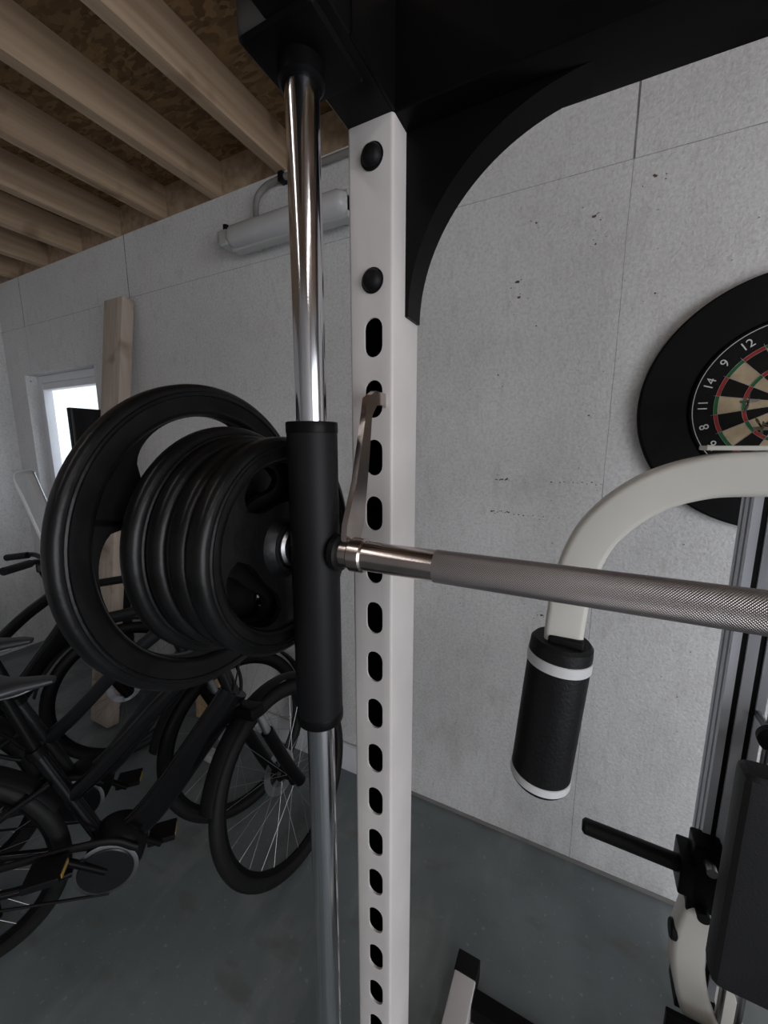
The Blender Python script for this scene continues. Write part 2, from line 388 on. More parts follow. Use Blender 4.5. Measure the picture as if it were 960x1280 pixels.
# window
w = empty('window_1', (WX0, YB, WZ0))
fy0, fy1 = YB+0.07, YB+0.13
f = 0.055
for nm, b in (('frame_left', (WX0, WX0+f, WZ0, WZ1)), ('frame_right', (WX1-f, WX1, WZ0, WZ1)), ('frame_sill', (WX0+f, WX1-f, WZ0, WZ0+f)), ('frame_head', (WX0+f, WX1-f, WZ1-f, WZ1))):
    box(nm, b[0], b[1], fy0, fy1, b[2], b[3], M['pvc'], w, 0.006)
s0, s1 = WX0+f+0.004, WX1-f-0.004; sz0, sz1 = WZ0+f+0.004, WZ1-f-0.004; g = 0.045
for nm, b in (('sash_left', (s0, s0+g, sz0, sz1)), ('sash_right', (s1-g, s1, sz0, sz1)), ('sash_bottom', (s0+g, s1-g, sz0, sz0+g)), ('sash_top', (s0+g, s1-g, sz1-g, sz1))):
    box(nm, b[0], b[1], fy0-0.015, fy1-0.02, b[2], b[3], M['pvc'], w, 0.006)
mk('pane', [(s0+g, fy0+0.012, sz0+g), (s1-g, fy0+0.012, sz0+g), (s1-g, fy0+0.012, sz1-g), (s0+g, fy0+0.012, sz1-g)], [[0,1,2,3]], M['glass'], w)
box('window_board', WX0-0.01, WX1+0.01, YB-0.02, YB+0.07, WZ0-0.018, WZ0, M['pvc'], w, 0.004)
box('handle', s1-0.035, s1-0.015, fy0-0.035, fy0-0.016, Z(0.0), Z(0.10), M['pvc'], w, 0.004)

# ------------------------------------------------------------------ smith machine
SM = empty('smith_machine', (0.4, 0.45, 0))
UX0, UX1, UY0, UY1, UT = -0.2755, -0.2155, 0.45, 0.53, Z(0.3625)
def upright(name, dx):
    out = rrect(0.06, 0.08, 0.004, 3); inn = rrect(0.054, 0.074, 0.002, 3)
    cx, cy = (UX0+UX1)/2, (UY0+UY1)/2; n = len(out); vs = []
    for z in (0.06, UT):
        vs += [(cx+a, cy+b, z) for a, b in out]; vs += [(cx+a, cy+b, z) for a, b in inn]
    fs = []; ix = []
    for k in range(n):
        l = (k+1) % n
        fs.append([k, l, 2*n+l, 2*n+k]); ix.append(0)
        fs.append([n+k, 3*n+k, 3*n+l, n+l]); ix.append(1)
        fs.append([2*n+k, 2*n+l, 3*n+l, 3*n+k]); ix.append(0)
        fs.append([k, n+k, n+l, l]); ix.append(0)
    o = mk(name, vs, fs, [M['white'], M['inner']], SM, idx=ix)
    bm = bmesh.new()
    hx = -0.242
    zs = [Z(0.1308-0.0728*k) for k in range(0, 21)]
    for z in zs:
        pr = []
        for i in range(9):
            a = pi*i/8; pr.append((0.0125*math.cos(a), 0.0105+0.0125*math.sin(a)))
        for i in range(9):
            a = pi+pi*i/8; pr.append((0.0125*math.cos(a), -0.0105+0.0125*math.sin(a)))
        f1 = [bm.verts.new((hx+a, 0.44, z+b)) for a, b in pr]; f2 = [bm.verts.new((hx+a, 0.462, z+b)) for a, b in pr]
        bm.faces.new(f1); bm.faces.new(f2[::-1]); m = len(pr)
        for i in range(m): bm.faces.new([f1[i], f2[i], f2[(i+1) % m], f1[(i+1) % m]])
    bmesh.ops.recalc_face_normals(bm, faces=bm.faces)
    me = bpy.data.meshes.new('cut'); bm.to_mesh(me); bm.free(); c = bpy.data.objects.new('cut', me); SC.collection.objects.link(c)
    c.parent = SM; c.location = -Vector(SM.location)
    md = o.modifiers.new('b', 'BOOLEAN'); md.operation = 'DIFFERENCE'; md.object = c; md.solver = 'EXACT'
    bpy.context.view_layer.update()
    dg = bpy.context.evaluated_depsgraph_get(); nm = bpy.data.meshes.new_from_object(o.evaluated_get(dg))
    o.modifiers.clear(); o.data = nm; bpy.data.objects.remove(c)
    return o
up = upright('upright_left', 0)
MX = 0.80
u2 = bpy.data.objects.new('upright_right', up.data); SC.collection.objects.link(u2); u2.parent = SM
u2.location = -Vector(SM.location) + Vector((1.2955, 0, 0))
for sgn in (0, 1):
    def mx(x): return x if sgn == 0 else MX - x
    def bx(name, x0, x1, *a, **k):
        X0, X1 = sorted((mx(x0), mx(x1))); return box(name+('_left' if sgn == 0 else '_right'), X0, X1, *a, **k)
    sfx = '_left' if sgn == 0 else '_right'
    for i, z in enumerate((0.3258, 0.195)):
        lathe('bolt_%d' % i + sfx, [(0.0001, -0.010), (0.006, -0.0095), (0.0095, -0.0078), (0.0122, -0.004), (0.0130, 0.0), (0.0001, 0.0)], (mx(-0.2425), 0.45, Z(z)), (0, 1, 0), M['blackm'], SM, 32)
        lathe('washer_%d' % i + sfx, [(0.0001, -0.0015), (0.0145, -0.0015), (0.0145, 0.0), (0.0001, 0.0)], (mx(-0.2425), 0.45, Z(z)), (0, 1, 0), M['blackm'], SM, 32)
    bx('top_arm', -0.2755, -0.2155, 0.10, 0.53, UT, Z(0.47), M['black'], SM, bev=0.004)
    bx('rod_bracket', -0.310, -0.225, 0.315, 0.405, UT-0.004, UT+0.045, M['black'], SM, bev=0.008)
    cyl('rod_cap' + sfx, (mx(-0.2707), 0.36, UT-0.022), (mx(-0.2707), 0.36, UT+0.002), 0.0225, M['black'], SM, ch=0.003)
    bx('arm_gusset', -0.2165, -0.2135, 0.36, 0.45, UT-0.0, Z(0.47), M['black'], SM)
    cyl('guide_rod' + sfx, (mx(-0.2707), 0.36, 0.06), (mx(-0.2707), 0.36, UT+0.02), 0.0168, M['chrome'], SM, n=48)
    bx('base_foot', -0.235, -0.172, 0.30, 0.985, 0.004, 0.066, M['white'], SM, bev=0.005)
    bx('foot_cap', -0.237, -0.170, 0.935, 0.992, 0.002, 0.068, M['blackm'], SM, bev=0.005)
    bx('base_side', -0.30, -0.236, 0.30, 0.56, 0.004, 0.060, M['white'], SM, bev=0.005)
    cxg, czg, rg = -0.008, Z(0.160), 0.2035
    prof = [(-0.2165, UT+0.01), (-0.2165, Z(0.160)), (-0.2115, Z(0.160))]
    for i in range(0, 33):
        a = pi - (pi/2)*i/32; prof.append((cxg+rg*math.cos(a), czg+rg*math.sin(a)))
    prof += [(cxg+0.004, czg+rg), (cxg+0.006, UT+0.01)]
    n = len(prof); vs = [(mx(a), 0.485, b) for a, b in prof] + [(mx(a), 0.525, b) for a, b in prof]
    fs = [list(range(n)), [n+i for i in range(n)][::-1]] + [[i, (i+1) % n, n+(i+1) % n, n+i] for i in range(n)]
    mk('curved_gusset' + sfx, vs, fs, M['black'], SM)
    sx = mx(-0.2707)
    lathe('bearing_sleeve' + sfx, [(0.0172, 0), (0.0262, 0), (0.0278, 0.0015), (0.0278, 0.357), (0.0262, 0.3585), (0.0172, 0.3585)], (sx, 0.36, Z(-0.333)), (0, 0, 1), M['blackm'], SM, 48)
    for zz in (0.0, 0.3465):
        lathe('sleeve_end_ring' + sfx + ('_a' if zz else '_b'), [(0.0172, 0), (0.0280, 0), (0.0284, 0.0015), (0.0284, 0.010), (0.0280, 0.012), (0.0172, 0.012)], (sx, 0.36, Z(-0.333)+zz), (0, 0, 1), M['black'], SM, 48)
box('top_crossbeam', -0.2755, 1.0755, 0.453, 0.533, UT+0.0005, Z(0.472), M['black'], SM, 0.004)
box('rear_floor_brace', -0.171, 0.971, 0.88, 0.93, 0.006, 0.056, M['black'], SM, 0.004)

def hook(sfx, sx, flip):
    side = [(0.350, -0.130), (0.374, -0.130), (0.394, -0.085), (0.406, -0.02), (0.414, 0.034), (0.426, 0.047), (0.440, 0.049), (0.470, 0.042),
            (0.473, 0.052), (0.452, 0.063), (0.424, 0.064), (0.404, 0.054), (0.395, 0.02), (0.377, -0.04), (0.356, -0.085)]
    n = len(side); a, b = (sx-0.0035, sx+0.0035)
    vs = [(a, y, Z(z)) for y, z in side] + [(b, y, Z(z)) for y, z in side]
    fs = [list(range(n)), [n+i for i in range(n)][::-1]] + [[i, (i+1) % n, n+(i+1) % n, n+i] for i in range(n)]
    o = mk('safety_hook' + sfx, vs, fs, M['chrome2'], SM, ang=50)
hook('_left', -0.228, 0); hook('_right', MX+0.228, 1)

# barbell
BB = empty('barbell', (0.4, 0.36, Z(-0.1175)))
bz = Z(-0.1175)
kb = cyl('knurled_grip', (-0.124-0.4, 0, 0), (0.924-0.4, 0, 0), 0.0164, M['knurl'], BB, n=96, local=True)
for sgn in (0, 1):
    q = (lambda x: x) if sgn == 0 else (lambda x: MX-x)
    s = '_left' if sgn == 0 else '_right'
    cyl('smooth_section' + s, (q(-0.24), 0.36, bz), (q(-0.124), 0.36, bz), 0.0160, M['chrome2'], BB, n=48)
    cyl('inner_collar' + s, (q(-0.221), 0.36, bz), (q(-0.203), 0.36, bz), 0.0188, M['chrome2'], BB, n=48, ch=0.002)
    cyl('rubber_washer' + s, (q(-0.243), 0.36, bz), (q(-0.2325), 0.36, bz), 0.021, M['blackm'], BB, n=48, ch=0.002)
    cyl('load_sleeve' + s, (q(-0.298), 0.36, bz), (q(-0.52), 0.36, bz), 0.0240, M['steel'], BB, n=48, ch=0.003)

def plate(name, X, r, th, openings, r_in, r_out, hub=0.045, face=-0.009, mat=None, yaw=0.0, tilt=0.0, dz=-0.0008, bore=0.0262):
    P = empty(name, (X, 0.36, bz+dz)); P.rotation_euler = (0, math.radians(tilt), math.radians(yaw))
    w = r - r_out
    sec = rrect(th, w, min(th, w)*0.36, 6)
    rimp = [(r_out + w/2 + b, -th/2 + a) for a, b in sec]
    lathe('rim', rimp, (0,0,0), (1,0,0), mat, P, 96, local=True)
    lathe('rim_bead', [(r-0.012+0.0028*math.cos(a), 0.0+0.0022*math.sin(a)) for a in [i*pi/4 for i in range(8)]], (0,0,0), (1,0,0), mat, P, 96, local=True)
    lathe('hub', [(bore+0.0003, 0.0), (hub-0.006, 0.0), (hub, -0.005), (hub+0.004, -0.010), (hub+0.004, -th+0.010), (hub, -th+0.005), (hub-0.006, -th), (bore+0.0003, -th)], (0,0,0), (1,0,0), mat, P, 64, local=True)
    lathe('hub_insert', [(bore, 0.001), (bore+0.004, 0.001), (bore+0.004, -0.004), (bore, -0.004)], (0,0,0), (1,0,0), M['blackm'], P, 48, local=True)
    N = 144; cols = []
    rm = (r_in+r_out)/2; hh = (r_out-r_in)/2*0.98
    for i in range(N):
        th_ = 2*pi*i/N; gap = 0
        for c, hw in openings:
            d = (th_-math.radians(c)+pi) % (2*pi)-pi
            sx_ = d/math.radians(hw)
            if abs(sx_) < 1: gap = hh*(1-abs(sx_)**3.0)**0.45
        cols.append((th_, rm-gap, rm+gap, gap > 0))
    xf, xb = face, -th-face
    vs = []
    def pt(x, rr, a): return (x, rr*math.cos(a), rr*math.sin(a))
    for (a, lo, hi, g_) in cols:
        for x_ in (xf, xb):
            vs += [pt(x_, hub-0.002, a), pt(x_, lo, a), pt(x_, hi, a), pt(x_, r_out+0.006, a)]
    fs = []
    for i in range(N):
        j = (i+1) % N; A = i*8; B = j*8; op = cols[i][3] or cols[j][3]
        for k in (0, 2):
            fs.append([A+k, B+k, B+k+1, A+k+1]); fs.append([A+4+k, A+5+k, B+5+k, B+4+k])
        if op:
            fs.append([A+1, B+1, B+5, A+5]); fs.append([A+2, A+6, B+6, B+2])
    mk('web', vs, fs, mat, P, local=True, ang=40)
    return P
plate('weight_plate', -0.424, 0.194, 0.022, [(100, 38), (213, 48), (335, 34)], 0.096, 0.156, 0.05, face=-0.007, mat=M['rubber'], yaw=3.0, tilt=-1.0, bore=0.0275)
plate('weight_plate', -0.387, 0.142, 0.024, [(60, 32), (180, 32), (300, 32)], 0.062, 0.108, 0.045, face=-0.007, mat=M['rubber'], yaw=0.8, tilt=0.6)
plate('weight_plate', -0.359, 0.131, 0.024, [(60, 32), (180, 32), (300, 32)], 0.060, 0.096, 0.042, face=-0.007, mat=M['rubber'], yaw=-0.8, tilt=-0.5)
plate('weight_plate', -0.332, 0.127, 0.024, [(110, 32), (230, 32), (350, 32)], 0.060, 0.096, 0.042, face=-0.007, mat=M['rubber'], yaw=-0.4, tilt=0.5)
plate('weight_plate', -0.304, 0.129, 0.025, [(100, 38), (220, 38), (340, 38)], 0.052, 0.100, 0.036, face=-0.009, mat=M['rubber'])

# ------------------------------------------------------------------ dartboard
DC = Vector((0.487, YB-0.001, Z(0.114)))
D = empty('dartboard', DC)
M['surr'] = nmat('surround_foam', (0.006, 0.006, 0.007), 0.7, var=0.3, bump=0.4, bscale=120, spec=0.15)
lathe('surround_ring', [(0.2265, 0), (0.352, 0), (0.352, 0.024), (0.346, 0.030), (0.232, 0.030), (0.2265, 0.026)], (0,0,0), (0,-1,0), M['surr'], D, 128, local=True)
lathe('board_body', [(0.0001, 0), (0.2255, 0), (0.2255, 0.034), (0.223, 0.036), (0.0001, 0.036)], (0,0,0), (0,-1,0), M['surr'], D, 128, local=True)
cmats = [nmat('sisal_cream', (0.46, 0.36, 0.24), 0.8, var=0.2, vscale=40, spec=0.1), nmat('sisal_black', (0.012, 0.011, 0.010), 0.8, var=0.3, vscale=40, spec=0.1),
         nmat('sisal_red', (0.36, 0.035, 0.03), 0.8, var=0.2, vscale=40, spec=0.1), nmat('sisal_green', (0.025, 0.14, 0.05), 0.8, var=0.2, vscale=40, spec=0.1)]
vs = []; fs = []; ix = []
for s in range(20):
    for (r0, r1, kind) in ((0.0159, 0.099, 's'), (0.099, 0.108, 'd'), (0.108, 0.161, 's'), (0.161, 0.170, 'd')):
        a0 = math.radians(18*s-9)
        for q in range(3):
            b = len(vs); aa, ab = a0+math.radians(6*q), a0+math.radians(6*q+6)
            for (rr, a) in ((r0, aa), (r1, aa), (r1, ab), (r0, ab)): vs.append((rr*math.sin(a), -0.0364, rr*math.cos(a)))
            fs.append([b, b+1, b+2, b+3])
            ix.append((1 if s % 2 == 0 else 0) if kind == 's' else (2 if s % 2 == 0 else 3))
for (r0, r1, mi) in ((0.0064, 0.0159, 3), (0.0, 0.0064, 2)):
    for q in range(24):
        b = len(vs); aa, ab = 2*pi*q/24, 2*pi*(q+1)/24
        if r0 > 0:
            for (rr, a) in ((r0, aa), (r1, aa), (r1, ab), (r0, ab)): vs.append((rr*math.sin(a), -0.0364, rr*math.cos(a)))
            fs.append([b, b+1, b+2, b+3])
        else:
            vs += [(0, -0.0364, 0), (r1*math.sin(aa), -0.0364, r1*math.cos(aa)), (r1*math.sin(ab), -0.0364, r1*math.cos(ab))]; fs.append([b, b+1, b+2])
        ix.append(mi)
me = bpy.data.meshes.new('segments'); me.from_pydata(vs, [], fs)
for m in cmats: me.materials.append(m)
for p, i in zip(me.polygons, ix): p.material_index = i
o = bpy.data.objects.new('segments', me); SC.collection.objects.link(o); o.parent = D
M['wire'] = nmat('white_wire', (0.62, 0.62, 0.62), 0.4, 0.3)
for k, rr in enumerate((0.0159, 0.099, 0.108, 0.161, 0.170)):
    lathe('wire_ring_%d' % k, [(rr+0.0005*math.cos(a), 0.037+0.0005*math.sin(a)) for a in [i*pi/3 for i in range(6)]], (0,0,0), (0,-1,0), M['steel'], D, 80, local=True)
lathe('number_ring', [(0.2185+0.0012*math.cos(a), 0.0375+0.0012*math.sin(a)) for a in [i*pi/3 for i in range(6)]], (0,0,0), (0,-1,0), M['wire'], D, 96, local=True)
for s in range(20):
    a = math.radians(18*s+9); cyl('wire_radial_%d' % s, (0.016*math.sin(a), -0.037, 0.016*math.cos(a)), (0.176*math.sin(a), -0.037, 0.176*math.cos(a)), 0.0005, M['steel'], D, n=6, local=True)
for s, num in enumerate([20,1,18,4,13,6,10,15,2,17,3,19,7,16,8,11,14,9,12,5]):
    c = bpy.data.curves.new('number_%d' % num, 'FONT'); c.body = str(num); c.size = 0.032; c.align_x = 'CENTER'; c.align_y = 'CENTER'; c.extrude = 0.0006
    c.materials.append(M['wire']); o = bpy.data.objects.new('number_%d' % num, c); SC.collection.objects.link(o); o.parent = D
    a = math.radians(18*s); o.matrix_local = Matrix.Translation((0.194*math.sin(a), -0.0375, 0.194*math.cos(a))) @ Matrix.Rotation(a, 4, 'Y') @ Matrix.Rotation(pi/2, 4, 'X')
M['flight'] = nmat('dart_flight', (0.55, 0.50, 0.42), 0.5, var=0.3)
for k, (dx, dz, tx, tz) in enumerate(((-0.075, -0.035, -0.02, -0.04), (-0.055, -0.055, 0.03, -0.03), (-0.10, -0.02, -0.03, 0.02), (-0.03, -0.07, 0.0, -0.02))):
    E = empty('dart', DC + Vector((dx, -0.036, dz)))
    d = Vector((tx, -0.14, tz)).normalized()
    cyl('point', (0,0,0), d*0.03, 0.0009, M['steel'], E, n=8, local=True)
    cyl('barrel', d*0.03, d*0.08, 0.0032, M['steel'], E, n=16, local=True, ch=0.001)
    cyl('shaft', d*0.08, d*0.12, 0.002, M['blackm'], E, n=10, local=True)
    for q in range(2):
        nrm = Vector((1, 0, 0)) if q == 0 else Vector((0, 0, 1)); nrm = (nrm-d*nrm.dot(d)).normalized()
        pf = [d*0.108, d*0.115+nrm*0.017, d*0.145+nrm*0.019, d*0.148, d*0.145-nrm*0.019, d*0.115-nrm*0.017]
        mk('flight_%d' % q, pf, [list(range(6))], M['flight'], E, local=True)

# ------------------------------------------------------------------ pec-deck / lat tower on the right
G = empty('home_gym_tower', (0.47, 0.9, 0))
AY = 0.72
armp = [(0.47, 0.86, -0.03), (0.465, 0.80, -0.03), (0.43, 0.745, -0.03), (0.36, AY, -0.032), (0.226, AY, -0.037), (0.150, AY, -0.046), (0.083, AY, -0.078), (0.028, AY, -0.138), (0.000, AY, -0.215), (-0.009, AY, -0.29), (-0.011, AY, -0.35)]
armp = [(x, y, Z(z)) for x, y, z in armp]
sweep('curved_arm', crom(armp, 8), rrect(0.062, 0.040, 0.009, 4), M['cream'], G, n0=(0, 0, 1), ang=50)
box('arm_bolt_plate', 0.150, 0.30, AY-0.0215, AY+0.0215, Z(-0.006), Z(0.0005), M['cream'], G, 0.002)
rt = Vector((-0.012, AY, Z(-0.335))); rb = Vector((-0.033, AY-0.004, Z(-0.622))); d = (rb-rt).normalized()
L = (rb-rt).length
lathe('foam_roller', [(0.012, 0), (0.046, 0), (0.051, 0.006), (0.052, 0.02), (0.052, L-0.02), (0.051, L-0.006), (0.046, L), (0.012, L)], rt, d, M['foam'], G, 64)
for k, (h0, h1) in enumerate(((0.026, 0.046), (L-0.026, L-0.010))):
    lathe('roller_band_%d' % k, [(0.0515, h0), (0.0535, h0+0.001), (0.0535, h1-0.001), (0.0515, h1)], rt, d, M['band'], G, 64)
lathe('roller_cap', [(0.001, L+0.0045), (0.040, L+0.004), (0.046, L-0.001), (0.001, L-0.001)], rt, d, M['blackm'], G, 48)
box('arm_end_collar', -0.034, 0.022, AY-0.026, AY+0.026, Z(-0.352), Z(-0.322), M['blackm'], G, 0.006, )
box('main_column', 0.44, 0.50, 0.86, 0.94, 0.0, 2.05, M['cream'], G, 0.006)
box('pivot_head', 0.415, 0.525, 0.845, 0.90, Z(-0.08), Z(0.02), M['black'], G, 0.008)
px, py = 0.322, 1.0
prof = []
W = 0.033
for q in range(4):
    a = q*pi/2; c, s = math.cos(a), math.sin(a)
    for (u_, v_) in ((W, -W), (W, -0.019), (W-0.012, -0.019), (W-0.012, -0.009), (W, -0.009), (W, 0.009), (W-0.012, 0.009), (W-0.012, 0.019), (W, 0.019)):
        prof.append((u_*c - v_*s, u_*s + v_*c))
loft('slotted_profile', [[(px+a, py+b, z) for a, b in prof] for z in (0.35, Z(-0.05))], M['alu'], G)
for k, (ux, uy) in enumerate(((-0.014, 0), (0.014, 0))):
    box('slot_insert_front_%d' % k, px+ux-0.0045, px+ux+0.0045, py-W+0.004, py-W+0.011, 0.352, Z(-0.052), M['blackm'], G)
    box('slot_insert_side_%d' % k, px-W+0.004, px-W+0.011, py+ux-0.0045, py+ux+0.0045, 0.352, Z(-0.052), M['blackm'], G)
box('profile_cap', px-0.034, px+0.034, py-0.034, py+0.034, Z(-0.05), Z(-0.035), M['blackm'], G, 0.003)
box('profile_base', px-0.036, px+0.036, py-0.036, py+0.036, 0.30, 0.36, M['blackm'], G, 0.003)
for k, (x_, y_) in enumerate(((0.352, 0.93), (0.372, 0.90))):
    cyl('cable_rod_%d' % k, (x_, y_, 0.3), (x_, y_, Z(-0.05)), 0.006, M['steel'], G, n=16)
lathe('adjust_knob', [(0.001, 0), (0.018, 0), (0.024, 0.006), (0.024, 0.02), (0.018, 0.028), (0.001, 0.03)], (0.345, 0.90, Z(-0.525)), (-0.1, -1, 0), M['blackm'], G, 32)
cyl('knob_stem', (0.345, 0.90, Z(-0.525)), (0.345, 0.97, Z(-0.525)), 0.007, M['steel'], G, n=16)
cyl('side_handle', (0.060, 0.95, Z(-0.908)), (0.262, 0.95, Z(-0.912)), 0.0175, M['foam'], G, n=32, ch=0.006)
cyl('side_handle_stem', (0.25, 0.95, Z(-0.912)), (0.46, 0.92, Z(-0.915)), 0.011, M['blackm'], G, n=24)
box('handle_bracket', 0.268, 0.320, 0.925, 0.975, Z(-1.02), Z(-0.83), M['black'], G, 0.006)
box('bracket_plate', 0.248, 0.275, 0.915, 0.985, Z(-0.955), Z(-0.87), M['black'], G, 0.005)
cyl('bracket_pin', (0.295, 0.90, Z(-0.86)), (0.295, 0.99, Z(-0.86)), 0.010, M['steel'], G, n=20)
cyl('bracket_pin_low', (0.295, 0.905, Z(-0.98)), (0.295, 0.985, Z(-0.98)), 0.012, M['blackm'], G, n=20)
lowp = [(0.300, 0.95, -0.985), (0.290, 0.945, -1.03), (0.283, 0.94, -1.09), (0.290, 0.93, -1.16), (0.315, 0.92, -1.24), (0.36, 0.91, -1.32), (0.42, 0.90, -1.40), (0.47, 0.90, -1.45)]
sweep('lower_curved_tube', crom([(a, b, Z(c)) for a, b, c in lowp], 6), rrect(0.062, 0.05, 0.012, 4), M['cream'], G, n0=(1, 0, 0), ang=50)
cyl('stop_rubber', (0.248, 0.935, Z(-1.07)), (0.262, 0.935, Z(-1.07)), 0.020, M['blackm'], G, n=24, ch=0.003)
box('lower_pivot_plate', 0.245, 0.40, 0.86, 0.875, Z(-1.27), Z(-1.20), M['black'], G, 0.004)
box('back_pad', 0.262, 0.60, 0.735, 0.79, Z(-0.925), Z(-0.508), M['pad'], G, 0.018)
box('back_pad_board', 0.28, 0.585, 0.790, 0.802, Z(-0.91), Z(-0.525), M['blackm'], G, 0.003)
box('back_pad_bracket', 0.42, 0.52, 0.80, 0.86, Z(-0.80), Z(-0.62), M['cream'], G, 0.004)
box('seat_pad', 0.33, 0.63, 0.36, 0.72, Z(-1.13), Z(-1.07), M['pad'], G, 0.02)
box('seat_support', 0.44, 0.50, 0.50, 0.86, Z(-1.19), Z(-1.13), M['cream'], G, 0.006)
box('base_rail', 0.44, 0.50, 0.30, 1.25, 0.0, 0.06, M['cream'], G, 0.006)
box('base_cross', 0.40, 0.94, 1.10, 1.16, 0.0, 0.06, M['cream'], G, 0.006)

# ------------------------------------------------------------------ fluorescent wall lamp
F_ = empty('fluorescent_batten_lamp', (-1.18, YB, Z(0.9)))
ly = 1.40
a = Vector((-1.46, ly, Z(0.897))); b = Vector((-0.86, ly, Z(0.897)))
sweep('diffuser', [a + (b-a)*t_ for t_ in (0, 0.02, 0.05, 0.5, 0.95, 0.98, 1.0)], rrect(0.085, 0.095, 0.04, 8), M['diff'], F_, scale=[0.6, 0.85, 1, 1, 1, 0.85, 0.6], ang=50)
sweep('housing', [a + Vector((0.0,0.028,0)), b + Vector((0.0,0.028,0))], rrect(0.096, 0.055, 0.01, 4), M['plas'], F_)
box('end_cap', -1.505, -1.455, ly-0.03, ly+0.05, Z(0.865), Z(0.925), M['plas'], F_, 0.012)
for k, x_ in enumerate((-1.40, -0.92)): box('wall_bracket_%d' % k, x_, x_+0.03, 1.45, YB-0.001, Z(0.87), Z(0.93), M['plas'], F_, 0.003)
box('junction_box', -1.56, -1.50, 1.41, YB-0.001, Z(0.90), Z(0.955), M['plas'], F_, 0.01)
cyl('gland', (-1.53, 1.44, Z(0.955)), (-1.53, 1.44, Z(0.985)), 0.013, M['blackm'], F_, n=16)
cyl('cable_gland', (-1.36, 1.455, Z(0.93)), (-1.36, 1.455, Z(0.965)), 0.016, M['pipe'], F_, n=16)
C_ = empty('conduit_pipe', (-1.2, YB, Z(1.12)))
sweep('vertical_bend', crom([(-1.36, 1.455, Z(0.95)), (-1.365, 1.46, Z(1.02)), (-1.36, 1.468, Z(1.07)), (-1.325, 1.478, Z(1.105)), (-1.27, 1.48, Z(1.115)), (-1.1, 1.48, Z(1.117)), (0.2, 1.48, Z(1.12))], 8), circ(0.0125, 12), M['pipe'], C_)
for k, x_ in enumerate((-1.24, -0.7)): box('saddle_clip_%d' % k, x_, x_+0.025, 1.462, YB-0.001, Z(1.098), Z(1.135), M['blackm'], C_, 0.003)

# ------------------------------------------------------------------ leaning timber etc.
def leaning(name, xb, xt, w_, th_, yb, yt, zt, mat):
    E = empty(name, (xb, yb, 0))
    p0 = Vector((0, 0, 0.02)); p1 = Vector((xt-xb, yt-yb, zt))
    sweep('board', [p0, p1], rrect(w_, th_, 0.002, 2), mat, E, n0=(1, 0, 0), local=True)
    return E
leaning('leaning_timber_plank', -2.405, -2.395, 0.17, 0.065, 1.12, 1.45, Z(0.80), M['plank'])
leaning('leaning_pine_board', -1.86, -1.86, 0.20, 0.02, 1.40, 1.478, 1.25, M['pine'])
Lk = empty('folded_trestle_table', (-2.67, 1.36, 0))
box('table_top', -2.705, -2.672, 1.27, 1.47, 0.03, Z(0.22), M['blackm'], Lk, 0.006)
box('table_top_fold', -2.668, -2.640, 1.27, 1.47, 0.03, Z(0.215), M['bikegrey'], Lk, 0.006)
for k, y_ in enumerate((1.29, 1.45)): cyl('leg_%d' % k, (-2.672, y_, 0.0), (-2.672, y_, 1.2), 0.011, M['steel'], Lk, n=12)
WK = empty('white_kick_plank', (-1.4, 1.485, 0))
box('board', -1.75, -0.85, 1.474, 1.493, 0.0, 0.14, M['pvc'], WK, 0.003)
PS = empty('power_strip', (-1.05, 1.30, 0))
box('case', -1.74, -1.48, 1.19, 1.25, 0.0, 0.04, M['band'], PS, 0.01)
for k in range(4): lathe('socket_%d' % k, [(0.001, 0.001), (0.017, 0.001), (0.019, 0.0), (0.001, 0.0)], (-1.705+0.06*k, 1.22, 0.0405), (0, 0, 1), M['plas'], PS, 20)

